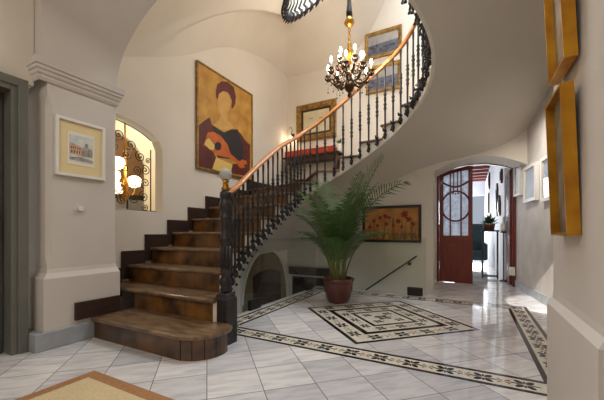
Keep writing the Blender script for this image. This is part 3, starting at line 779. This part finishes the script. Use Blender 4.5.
b = MB(); b.lathe([(.01,-.03),(.03,-.02),(.02,.0)], (0,-.09,-.05), 10); b.sphere((0,-.09,-.09),.018,8,6); b.build('bulb', M['globe'], t)

# ------------------------------------------------------------------ chandelier
CH = V((-1.53,4.30,0))
t = thing('chandelier', (CH.x,CH.y,2.92), 'bronze and brass chandelier with glowing candle bulbs hanging in the stairwell', 'chandelier')
b = MB()
b.lathe([(.002,0),(.02,.02),(.03,.05),(.015,.08),(.05,.11),(.075,.16),(.06,.21),(.03,.25),(.045,.29),(.05,.33),(.025,.37),(.02,.45)], seg=14); b.build('body', M['bronze'], t)
b = MB(); b.lathe([(.02,.44),(.045,.50),(.03,.56),(.05,.62),(.055,.68),(.02,.74),(.03,.78),(.012,.82)], seg=14); b.build('stem', M['brass'], t)
b = MB(); b.lathe([(.012,1.02),(.05,1.05),(.075,1.08),(.06,1.13),(.03,1.17),(.04,1.19)], seg=14); b.build('collar', M['brass'], t)
b = MB(); b.lathe([(.045,1.18),(.045,1.24),(.03,1.36),(.028,1.5),(.022,1.62)], seg=12)
for i in range(26): 
    z = 1.62+.06*i
    b.lathe([(.012,-.03),(.022,0),(.012,.03)], (0,0,z), 6)
b.build('chain_sleeve', M['iron'], t)
b = MB()
for i in range(4):
    z = .83+.05*i; ring = [(.018*math.cos(2*PI*k/10)*(1 if i%2 else .1), .018*math.cos(2*PI*k/10)*(.1 if i%2 else 1), z+.03*math.sin(2*PI*k/10)) for k in range(11)]
    b.tube(ring, .006, 6, cap=False)
b.build('chain', M['brass'], t)
def arm(a, R, z0, z1, big):
    ca, sa = math.cos(a), math.sin(a)
    P = lambda r_, z: (r_*ca, r_*sa, z)
    b = MB()
    b.tube([P(.03,z0),P(R*.35,z0-.09),P(R*.62,z0-.10),P(R*.88,z0-.02),P(R,z1-.06),P(R,z1-.02)], [.012,.014,.016,.013,.011,.012], 7)
    pts = []
    for k in range(13):
        q = PI*1.1+1.6*PI*k/12; rr = .06*(1-.05*k); pts.append(P(R*.62+rr*math.cos(q), z0-.01+rr*math.sin(q)))
    b.tube(pts, .009, 6)
    for k in range(5):
        q = 2*PI*k/5; b.tube([P(R,z1-.08),(R*ca+.035*math.cos(q),R*sa+.035*math.sin(q),z1-.05),(R*ca+.05*math.cos(q),R*sa+.05*math.sin(q),z1-.02)], [.012,.014,.004], 5)
    b.lathe([(.008,-.03),(.03,-.015),(.045,0),(.03,.006)], P(R,z1), 10)
    for k in range(3):
        rr = R*(.5+.25*k); b.sphere(P(rr, z0-.16-.01*k), .012, 6, 5); b.tube([P(rr,z0-.09),P(rr,z0-.15)], .003, 4)
    for k in range(9):                                   # cast leaves along the arm
        q = 2*PI*k/9; rr = R*(.55+.05*k); c_ = V(P(rr, z0-.07+.012*k)); d_ = V((math.cos(q+a)*.045, math.sin(q+a)*.045, .05*math.sin(q*2)-.015))
        b.tube([c_, c_+d_*.6+V((0,0,.008)), c_+d_], [.006,.014,.002], 5)
    ar = b.build('arm', M['bronze'], t)
    b = MB()
    for k in range(4): b.lathe([(.001,-.022),(.009,-.008),(.001,.008)], (R*ca+.03*math.cos(k*PI/2), R*sa+.03*math.sin(k*PI/2), z1-.09-.012*(k%2)), 6)
    b.build('crystal_drop', M['crystal'], ar)
    b = MB(); b.lathe([(.011,.005),(.011,.085)], P(R,z1), 8); b.build('candle', M['candle'], ar)
    b = MB(); b.lathe([(.007,.085),(.020,.107),(.017,.13),(.005,.162)], P(R,z1), 8); b.build('bulb', M['bulb'], ar)
for k in range(8): arm(2*PI*k/8+.2, .31, .30, .36, True)
for k in range(5): arm(2*PI*k/5+.5, .17, .46, .52, False)

# ------------------------------------------------------------------ palm
PP = V((-1.66,4.20,0))
t = thing('potted_palm', (PP.x,PP.y,0), 'tall green areca palm in a round brown glazed pot on the inlaid floor', 'plant')
b = MB(); b.lathe([(.12,0),(.15,.01),(.185,.10),(.205,.20),(.21,.27),(.215,.30),(.225,.31),(.225,.345),(.21,.35),(.195,.345),(.19,.31),(.18,.30)], seg=28); b.build('pot', M['terracotta'], t)
b = MB(); b.lathe([(.01,.315),(.185,.305)], seg=20, cap=False); b.face([b.bm.verts.new((.185*math.cos(2*PI*k/20),.185*math.sin(2*PI*k/20),.305)) for k in range(20)]); b.build('soil', M['soil'], t)
rp = random.Random(11)
def frond(a, lean, L, mat_, base_r, droop):
    ca, sa = math.cos(a), math.sin(a)
    n = 22; pts = []; p = V((base_r*ca, base_r*sa, .30)); el = PI/2-lean*.35
    for i in range(n+1):
        pts.append(p.copy()); f = i/n
        e = el - (lean*.65+droop*f)*f*1.25
        p = p + V((ca*math.cos(e), sa*math.cos(e), math.sin(e)))*L/n
    b = MB(); b.tube(pts, [.011*(1-.8*i/n)+.002 for i in range(n+1)], 5)
    stem_ = b.build('stem', M['stem'], t)
    b = MB()
    for i in range(8, n*2+1):
        f = i/(n*2); 
        if f < .36: continue
        k = min(n-1, int(f*n)); g = f*n-k; c = pts[k].lerp(pts[k+1], g)
        tan = (pts[k+1]-pts[k]).normalized(); side = tan.cross(V((0,0,1)))
        if side.length < .05: side = V((-sa,ca,0))
        side.normalize(); up = side.cross(tan)
        ll = L*.25*math.sin(PI*min(1,(f-.30)/.75))**.6*(.85+.3*rp.random())+.03
        for s_ in (-1,1):
            d = (side*s_*.85+tan*.65+up*.25).normalized()
            w = tan*.0085
            m1 = c+d*ll*.5+V((0,0,-.01)); e1 = c+d*ll+V((0,0,-ll*(.18+.25*rp.random())))
            vs = [b.bm.verts.new(q) for q in (c-w*.6, m1-w, e1, m1+w, c+w*.6)]; b.face(vs)
    b.build('leaflets', mat_, stem_, recalc=False)
# directions measured about the plant: tall right-hand frond, arching right one, left ones, dense middle
spec = [(.15,.42,1.80,1,.12),(-.25,.62,1.65,0,.55),(.5,.35,1.45,1,.3),(-.6,.4,1.25,0,.5),(3.3,.32,1.40,1,.45),(2.8,.45,1.25,0,.6),(3.8,.4,1.1,0,.6),(4.6,.38,1.1,1,.6),(5.2,.42,1.15,0,.6),
        (1.2,.3,1.5,0,.3),(2.0,.35,1.35,1,.4),(1.6,.4,1.15,0,.5),(.0,.16,1.5,0,.2),(2.6,.2,1.5,1,.25),(4.2,.2,1.25,0,.4),(5.6,.25,1.25,1,.4),(3.1,.55,.95,0,.8),(4.9,.55,.85,1,.8),(.3,.55,.95,0,.8),(5.8,.5,.9,0,.9),(4.0,.5,.85,0,.9),(1.0,.5,.9,1,.8),
        (3.5,.3,.8,1,.8),(.1,.3,.85,0,.7),(5.0,.25,.75,0,.7)]
for a, le, L, m_, dr in spec: frond(a, le*.85, L, M['leaf2'] if m_ else M['leaf'], .03+.07*rp.random(), dr)

# ------------------------------------------------------------------ glass round the stair down, with floor clamps
def glass(p0, p1, label, clamps, along):
    t = thing('glass_panel', (p0[0],p0[1],0), label, 'glass panel')
    d = V((p1[0]-p0[0],p1[1]-p0[1],0)); L = d.length; d.normalize(); n = V((-d.y,d.x,0))*.006
    b = MB(); q = [-n, d*L-n, d*L+n, n]; b.prism([(v.x,v.y,.004) for v in q], (0,0,.905)); b.build('pane', M['glass'], t)
    for c in clamps:
        b = MB(); m = n*4.2; q = [d*(c-.115)-m, d*(c+.115)-m, d*(c+.115)+m, d*(c-.115)+m]
        b.prism([(v.x,v.y,0) for v in q], (0,0,.135)); b.build('clamp', M['black_paint'], t, bevel=.012)
glass((-2.462,3.02),(-2.462,5.15), 'clear glass guard panel along the left edge of the patterned floor', (.28,1.85), 'y')
glass((-2.44,5.17),(-.60,5.17), 'clear glass guard panel along the back edge of the patterned floor', (.35,1.68), 'x')
# handrail of the stair going down
t = thing('wall_handrail', (-.89,YB,.54), 'thin dark handrail sloping down the wall behind the glass', 'handrail')
b = MB(); b.tube([(.02,-.07,.015),(-1.0,-.07,-.74),(-1.6,-.07,-1.18)], .014, 8); b.build('rail', M['iron'], t)
for x in (-.12,-1.3):
    b = MB(); b.tube([(x,-.07,x*.745),(x,-.04,x*.745-.05),(x,-.001,x*.745-.05)], .01, 6); b.lathe([(.035,-.012),(.035,0)], (x,0,x*.745-.05), 14, 'y'); b.build('bracket', M['iron'], t)
b = MB(); b.box((-3.62,YB-.09,.05),(-2.50,YB-.001,.22)); tag(b.build('wooden_lintel', M['dark_wood'], bevel=.01), 'dark wooden beam across the stairwell wall behind the palm', 'beam')
b = MB(); b.box((-3.55,YB-.03,-2.4),(-2.55,YB-.001,.0)); struct(b.build('recess_shade_panel', M['rust_wood']))  # flat dark sheet standing in for the shaded opening under the beam
t = thing('light_switch', (-.70,YB,1.33), 'small white switch plate right of the flower painting', 'switch')
b = MB(); b.box((-.03,-.008,-.04),(.03,-.0005,.04)); b.build('plate', M['plastic'], t, bevel=.003); b = MB(); b.box((-.015,-.012,-.025),(.015,-.008,.025)); b.build('rocker', M['plastic'], t)
t = thing('wall_plate', (XR(4.72),4.72,.48), 'blank pale cover plate low on the right wall', 'cover plate', rotz=-PI/2+ang_r)
b = MB(); b.box((-.11,-.006,-.13),(.11,-.0005,.13)); b.build('plate', M['grey_plaster'], t, bevel=.003)
t = thing('door_chime', (PX,1.60,1.215), 'small round white chime on the pier below the watercolour', 'chime')
b = MB(); b.lathe([(.026,.001),(.026,.02),(.02,.03)], seg=14, axis='x'); b.build('dial', M['plastic'], t)

# rug
t = thing('rug', (-2.37,1.28,0), 'cream sisal rug with tan border on the marble floor', 'rug')
b = MB(); b.box((0,-1.7,.0015),(1.5,0,.012)); 
b.build('border', M['rug_border'], t, bevel=.004)
b = MB(); b.box((.085,-1.615,.012),(1.415,-.085,.0145)); b.build('field', M['rug_field'], t)

# ------------------------------------------------------------------ the glazed double door at the back
dt = thing('double_door', (0,6.9,0), 'red brown arched double door with frosted glass and round glazing bars, one leaf ajar', 'door')
def dtop(x): return 2.345-.155*((x-.07)/.66)**2
DX0, DX1, DY = -.60, .735, 6.93
b = MB()
for x in (DX0, DX1-.05): b.box((x,-.04,0),(x+.05,.04,dtop(x+.025)))
xs = [DX0+(DX1-DX0)*i/20 for i in range(21)]
b.ribbon([(x, dtop(x)-.055, dtop(x)) for x in xs], -.0385, .0385, 'x')
b.build('door_frame', M['door_red'], dt)
lx0, lx1 = DX0+.055, .045
b = MB()
for x0, x1 in ((lx0,lx0+.075),(lx1-.075,lx1)): b.ribbon([(x0,.004,dtop(x0)-.065),(x1,.004,dtop(x1)-.065)], -.025, .02, 'x')
b.box((lx0+.001,-.0235,.005),(lx1-.001,.0185,.10)); b.box((lx0+.001,-.0235,.82),(lx1-.001,.0185,.93)); b.box((lx0,-.02,.09),(lx1,.012,.83))
xs = [lx0+(lx1-lx0)*i/10 for i in range(11)]
b.ribbon([(x, dtop(x)-.135, dtop(x)-.064) for x in xs], -.0235, .0185, 'x')
# glazing bars: circle, two verticals, curved upper rail, short bars in the lunette
cx, cz, R = (lx0+lx1)/2, 1.51, .255
b.tube([(cx+R*math.cos(2*PI*k/40),-.012,cz+R*1.15*math.sin(2*PI*k/40)) for k in range(41)], .018, 6, cap=False)
for dx in (-.095,.095): b.box((cx+dx-.013,-.022,.93),(cx+dx+.013,.015,dtop(cx+dx)-.1))
b.tube([(lx0+.06+(lx1-lx0-.12)*k/16,-.012,1.99-.10*math.sin(PI*k/16)) for k in range(17)], .02, 6)
for dx in (-.035,.035): b.box((cx+dx-.01,-.02,1.78),(cx+dx+.01,.013,dtop(cx+dx)-.1))
for dx in (-.045,0,.045): b.sphere((cx+dx,-.015,1.76-.01*(dx==0)), .018, 8, 6)
b.build('door_leaf', M['door_red'], dt)
b = MB(); b.ribbon([(x, .92, dtop(x)-.12) for x in [lx0+.06+(lx1-lx0-.12)*i/10 for i in range(11)]], .0, .006, 'x')
b.build('frosted_pane', M['frost'], dt)
# right-hand leaf folded back into the corridor
b = MB(); b.box((.645,.05,.03),(.685,.66,2.16)); b.build('open_leaf', M['door_red'], dt)
b = MB(); b.box((.636,.12,.95),(.644,.58,2.05)); b.build('open_pane', M['frost'], dt)
b = MB(); b.box((.63,-.075,.21),(.72,-.041,.36)); b.build('floor_stop', M['plastic'], dt)
o = bpy.data.objects

# corridor beyond
b = MB(); b.box((.62,7.62,0),(.95,17,3.4)); b.box((.75,6.9,0),(.95,7.62,3.4)); struct(b.build('wall_corridor_right', M['white_wall']))
b = MB(); b.box((-2.0,6.95,0),(-1.8,17,3.4)); struct(b.build('wall_corridor_left', M['white_wall']))
b = MB()
b.box((-2,17,0),(-1.2,17.2,3.4)); b.box((.6,17,0),(.95,17.2,3.4)); b.box((-1.2,17,0),(.6,17.2,.3)); b.box((-1.2,17,2.7),(.6,17.2,3.4)); struct(b.build('wall_corridor_end', M['white_wall']))
b = MB(); b.box((-2,6.9,3.4),(.95,17.2,3.5))
struct(b.build('ceiling_corridor', M['white_wall']))
for i in range(12):
    b = MB(); b.box((-1.8,7.7+.75*i,3.26),(.62,7.82+.75*i,3.4)); struct(b.build('trim_%d' % (10+i), M['beam_red']))
# plant stand
t = thing('plant_stand', (.38,7.92,0), 'slim black iron plant stand with wooden top in the white corridor', 'stand')
b = MB(); b.box((-.17,-.14,1.01),(.17,.14,1.04)); b.build('stand_top', M['dark_wood'], t)
for sx in (-1,1):
    for sy in (-1,1):
        b = MB(); b.box((sx*.14-.01,sy*.11-.01,0),(sx*.14+.01,sy*.11+.01,1.01)); b.build('leg', M['iron'], t)
b = MB()
for sy in (-1,1): b.box((-.14,sy*.11-.01,.04),(.14,sy*.11+.01,.06))
b.build('stretcher', M['iron'], t)
t = thing('planter', (.36,7.92,1.0402), 'brown woven planter with leafy green plant on the iron stand', 'planter')
b = MB(); b.lathe([(.10,0),(.12,.12),(.125,.13),(.11,.125),(.10,.11)], seg=16); b.build('basket', M['basket'], t)
b = MB(); r = random.Random(9)
for i in range(60):
    a = r.random()*2*PI; el = .1+1.2*r.random(); L = .10+.12*r.random(); d = V((math.cos(a)*math.cos(el),math.sin(a)*math.cos(el),math.sin(el))); s_ = V((-math.sin(a),math.cos(a),0)); base = V((0,0,.12))+d*L*.3
    b.face([b.bm.verts.new(q) for q in (base, base+d*L*.5+s_*.035, base+d*L, base+d*L*.5-s_*.035)])
b.build('leaves', M['leaf'], t)
t = thing('floor_bottle', (.60,7.55,0), 'slim white bottle vase standing on a tall post by the open door', 'vase')
b = MB(); b.lathe([(.07,0),(.07,.02),(.012,.035),(.01,.98),(.06,.99),(.06,1.01)], seg=14); b.build('post', M['iron'], t)
b = MB(); b.lathe([(.04,1.01),(.06,1.06),(.055,1.14),(.02,1.2),(.018,1.3),(.025,1.31)], seg=14); b.build('bottle', M['white_paint'], t)
# armchair
t = thing('armchair', (.02,10.7,0), 'dark teal velvet armchair with tall back in the corridor', 'armchair')
b = MB(); b.box((-.35,-.3,.18),(.35,.32,.45)); b.build('seat', M['teal'], t, bevel=.05)
b = MB(); b.box((-.36,.2,.3),(.36,.36,1.25)); b.build('backrest', M['teal'], t, bevel=.06)
for sx in (-1,1):
    b = MB(); b.box((sx*.36-.07,-.3,.18),(sx*.36+.07,.3,.68)); b.build('armrest', M['teal'], t, bevel=.05)
    for sy in (-1,1):
        b = MB(); b.lathe([(.018,0),(.03,.18)], (sx*.3,sy*.25,0), 8); b.build('leg', M['dark_wood'], t)
# things hung on the corridor's right wall
def hung(name, y, z, prof, m, label, cat, sc=1):
    t = thing(name, (.618,y,z), label, cat)
    b = MB(); pts = [(-.002, u*sc, v*sc) for u, v in prof]; b.prism(pts, (-.04,0,0)); b.build('body', m, t, bevel=.008)
    b = MB(); cu = sum(p[0] for p in prof)/len(prof); cv = sum(p[1] for p in prof)/len(prof)
    b.prism([(-.042, (cu+(u-cu)*.6)*sc, (cv+(v-cv)*.6)*sc) for u, v in prof], (-.015,0,0)); b.build('inset', M['bronze'] if m != M['olive'] else M['straw'], t)
oval = [(.5*math.cos(2*PI*k/14), math.sin(2*PI*k/14)) for k in range(14)]
hung('wall_mask', 12.8, 2.8, oval, M['dark_wood'], 'dark oval carved mask high on the white corridor wall', 'mask', .30)
hung('wall_mask', 7.95, 2.2, oval, M['dark_wood'], 'dark carved mask above the open right door leaf', 'mask', .16)
hung('wall_hanging', 13.3, 2.05, [(-.5,-1),(.5,-1),(.5,1),(-.5,1)], M['olive'], 'narrow olive wall hanging at the far end of the corridor wall', 'wall hanging', .36)
hung('wall_mirror', 9.2, 1.8, [(-.3,-1),(.1,-.9),(.3,-.3),(.2,.3),(.35,.8),(0,1),(-.35,.6),(-.2,0)], M['iron'], 'dark curved carved mirror on the corridor wall above the plant stand', 'mirror', .42)
hung('wall_plaque', 8.5, 1.6, [(-.5,-.9),(.5,-.9),(.6,.2),(0,1),(-.6,.2)], M['bronze'], 'small dark pointed plaque beside the curved mirror', 'plaque', .25)

# ------------------------------------------------------------------ window in the left wall, grille and lit room beyond
wg = thing('window_grille', (XL-.11,2.08,1.27), 'black wrought iron scroll grille in the arched window above the stairs', 'window grille')
def wa(y): return warch(2.08+y)-1.27
b = MB()
b.tube([(0,-.07,0),(0,-.07,wa(-.07)-.01)], .008, 6)
b.tube([(0,.70,0),(0,.70,.84)], .008, 6)
b.tube([(0,-.07+.77*i/20,min(wa(-.07+.77*i/20)-.03,2.0)) for i in range(21)], .008, 6)
b.tube([(0,-.07,.01),(0,.78,.01)], .008, 6)
b.build('bars', M['iron'], wg)
def spiral(cy, cz, r, a0, turns, tail):
    pts = []
    for k in range(25):
        f = k/24; a = a0+turns*2*PI*f; rr = r*(1-.85*f); pts.append((0, cy+rr*math.cos(a), cz+rr*math.sin(a)))
    if tail: pts = [(0, cy+tail[0], cz+tail[1]), (0, cy+tail[0]*.6+pts[0][1]*0, (cz+tail[1]+pts[0][2])/2)] + pts
    b = MB(); b.tube(pts, .006, 5); b.sphere(pts[-1], .011, 6, 5); b.build('scroll', M['iron'], wg)
for cy, cz, r, a0, tn in ((.10,.99,.075,-2.2,1.6),(.26,.93,.075,-2.4,1.6),(.42,.84,.075,-2.4,1.6),(.22,.78,.06,1,1.5),(.36,.70,.06,.2,-1.5),(.55,.72,.075,2.0,1.6),(.62,.55,.07,2.0,-1.6),(.50,.53,.06,-1,1.6),(.62,.38,.07,-1.8,-1.6),(.48,.34,.06,2.4,1.4),(.60,.20,.075,1.6,1.7),(.45,.16,.065,.4,-1.6),(.62,.06,.05,3,1.4),(.30,.13,.075,.5,1.6),(.30,.30,.06,.4,1.5),(.14,.12,.075,2,1.6),(.08,.78,.055,1.2,1.5),(.66,.68,.04,.5,1.4),(.34,.54,.06,1.5,1.5),(.16,.32,.06,3.5,-1.5)):
    spiral(cy, cz, r, a0, tn, None)
b = MB(); b.lathe([(.003,.88),(.018,.92),(.008,.95),(.022,.98),(.008,1.02),(.012,1.06),(.004,1.1)], (0,.03,0), 8); b.build('finial', M['iron'], wg)
b = MB()
def rarch(y): return 2.02+.66*math.sqrt(max(0, 1-((y-2.72)/.86)**2))
b.ribbon([(.6,0,3.4),(1.86,0,3.4)], -5.0, -5.06)
b.ribbon([(1.86+1.70*i/20, rarch(1.86+1.70*i/20), 3.4) for i in range(21)], -5.0, -5.06)
b.ribbon([(3.56,0,3.4),(5.5,0,3.4)], -5.0, -5.06)
struct(b.build('wall_parlour', M['cream_room']))
b = MB(); b.box((-7.0,.6,0),(-6.8,7.0,3.4)); struct(b.build('wall_parlour_far', M['tan_room']))
b = MB(); b.box((-7.0,5.5,0),(XL-.28,5.7,3.4)); b.box((-7.0,.4,0),(XL-.28,.6,3.4)); struct(b.build('wall_parlour_side', M['cream_room']))
b = MB(); b.box((-7.0,.4,3.4),(XL-.28,5.7,3.5)); struct(b.build('ceiling_parlour', M['cream_room']))
b = MB(); b.box((-7.0,.4,-.1),(XL-.28,5.7,0)); struct(b.build('floor_parlour', M['floor']))
t = thing('globe_chandelier', (-4.5,2.86,3.4), 'brass hanging lamp with glowing glass globes seen through the arched window', 'lamp')
b = MB(); b.tube([(0,0,0),(0,0,-1.9)], .012, 6); b.lathe([(.01,-1.95),(.05,-1.9),(.03,-1.8),(.06,-1.7),(.02,-1.6),(.02,-1.2)], seg=10); b.build('stem', M['brass'], t)
for (x, y, z) in ((0,-.11,-1.40),(0,.15,-1.64),(-.12,-.03,-1.74),(.1,-.24,-1.62)):
    b = MB(); b.tube([(0,0,-1.7),(x*.5,y*.5,z-.24),(x,y,z-.16),(x,y,z-.08)], .01, 6); ar = b.build('arm', M['brass'], t)
    b = MB(); b.lathe([(.03,z-.09),(.075,z-.06),(.10,z),(.085,z+.06),(.045,z+.085)], (x,y,0), 14); b.build('glass_globe', M['globe'], ar)
t = thing('cabinet', (-6.3,3.75,0), 'dark cabinet in the room beyond the arched window', 'cabinet')
b = MB(); b.box((-.3,-.3,0),(.3,.5,1.75)); b.build('body', M['dark_wood'], t)
for i in range(2):
    b = MB(); b.box((.3,-.27+.4*i,.1),(.32,.08+.4*i,1.65)); b.build('door', M['marble_grey'], t)

# ------------------------------------------------------------------ lights
def area(name, loc, size, energy, col, target, sy=None, spread=None):
    l = bpy.data.lights.new(name, 'AREA'); l.energy = energy; l.color = col; l.size = size
    if sy: l.shape = 'RECTANGLE'; l.size_y = sy
    if spread: l.spread = spread
    o = bpy.data.objects.new(name, l); COL.objects.link(o); o.location = loc
    o.rotation_euler = (V(target)-V(loc)).to_track_quat('-Z','Y').to_euler(); return o
def point(name, loc, energy, col, r=.05):
    l = bpy.data.lights.new(name, 'POINT'); l.energy = energy; l.color = col; l.shadow_soft_size = r
    o = bpy.data.objects.new(name, l); COL.objects.link(o); o.location = loc; return o
DAY = (.93,.96,1.0); WARM = (1.0,.80,.56)
area('skylight', (-.9,3.9,7.2), 2.4, 330, (.86,.93,1.0), (-1.6,4.6,3))
point('chandelier_light', (CH.x,CH.y,3.45), 105, (1,.89,.74), .22)
area('hall_fill', (-1.2,-.8,3.5), 2.2, 78, (1,.95,.88), (-1.2,.4,0))  # added soft fill behind the camera, no lamp is modelled here
point('sconce_light', (-3.55,YB-.14,3.08), 1.6, WARM, .03)
area('corridor_window', (-.25,16.9,1.5), 1.8, 140, DAY, (-.25,7,1.2), 2.0)
area('corridor_daylight', (-1.7,9.5,1.7), 2.2, 50, DAY, (.7,9.0,1.3), 1.6)
point('parlour_lamp', (-4.45,2.9,1.95), 11, (1,.92,.78), .12)
area('parlour_ceiling_lamp', (-4.4,3.6,3.3), .7, 14, (1,.95,.86), (-4.5,3.5,0))
point('far_parlour_fill', (-6.0,2.9,2.9), 30, (1,.92,.8), .1)  # added fill that lightens the room behind the parlour arch
point('basement_fill', (-1.6,5.7,-.9), 1.5, (1,.85,.65), .15)  # added weak fill so the basement walls are not black
area('right_wall_fill', (.25,5.1,2.72), .25, 8, (1,.95,.88), (.92,5.6,1.3), .25, 1.9)  # added light without a fitting, brightens the right wall
sl = bpy.data.lights.new('floor_patch_spot', 'SPOT'); sl.energy = 800; sl.color = (1,.98,.94); sl.spot_size = math.radians(14); sl.spot_blend = .15; sl.shadow_soft_size = .02  # added narrow spot making the bright floor patch, there is no window
so_ = bpy.data.objects.new('floor_patch_spot', sl); COL.objects.link(so_); so_.location = (.72,2.75,2.2)
so_.rotation_euler = (V((.86,5.35,0))-V(so_.location)).to_track_quat('-Z','Y').to_euler()
w = bpy.data.worlds.new('world'); S.world = w; w.use_nodes = True
w.node_tree.nodes['Background'].inputs[0].default_value = (.75,.85,1,1); w.node_tree.nodes['Background'].inputs[1].default_value = .5

# ------------------------------------------------------------------ camera
cam = bpy.data.cameras.new('camera'); co = bpy.data.objects.new('camera', cam); COL.objects.link(co)
co.location = (0,0,1.0); co.rotation_euler = (PI/2,0,math.atan(168/314))
cam.sensor_width = 36; cam.lens = 314/604*36; cam.shift_y = 32/604; cam.clip_start = .05
S.camera = co
vs = S.view_settings; vs.view_transform = 'Standard'; vs.look = 'None'; vs.gamma = 1; vs.exposure = .05
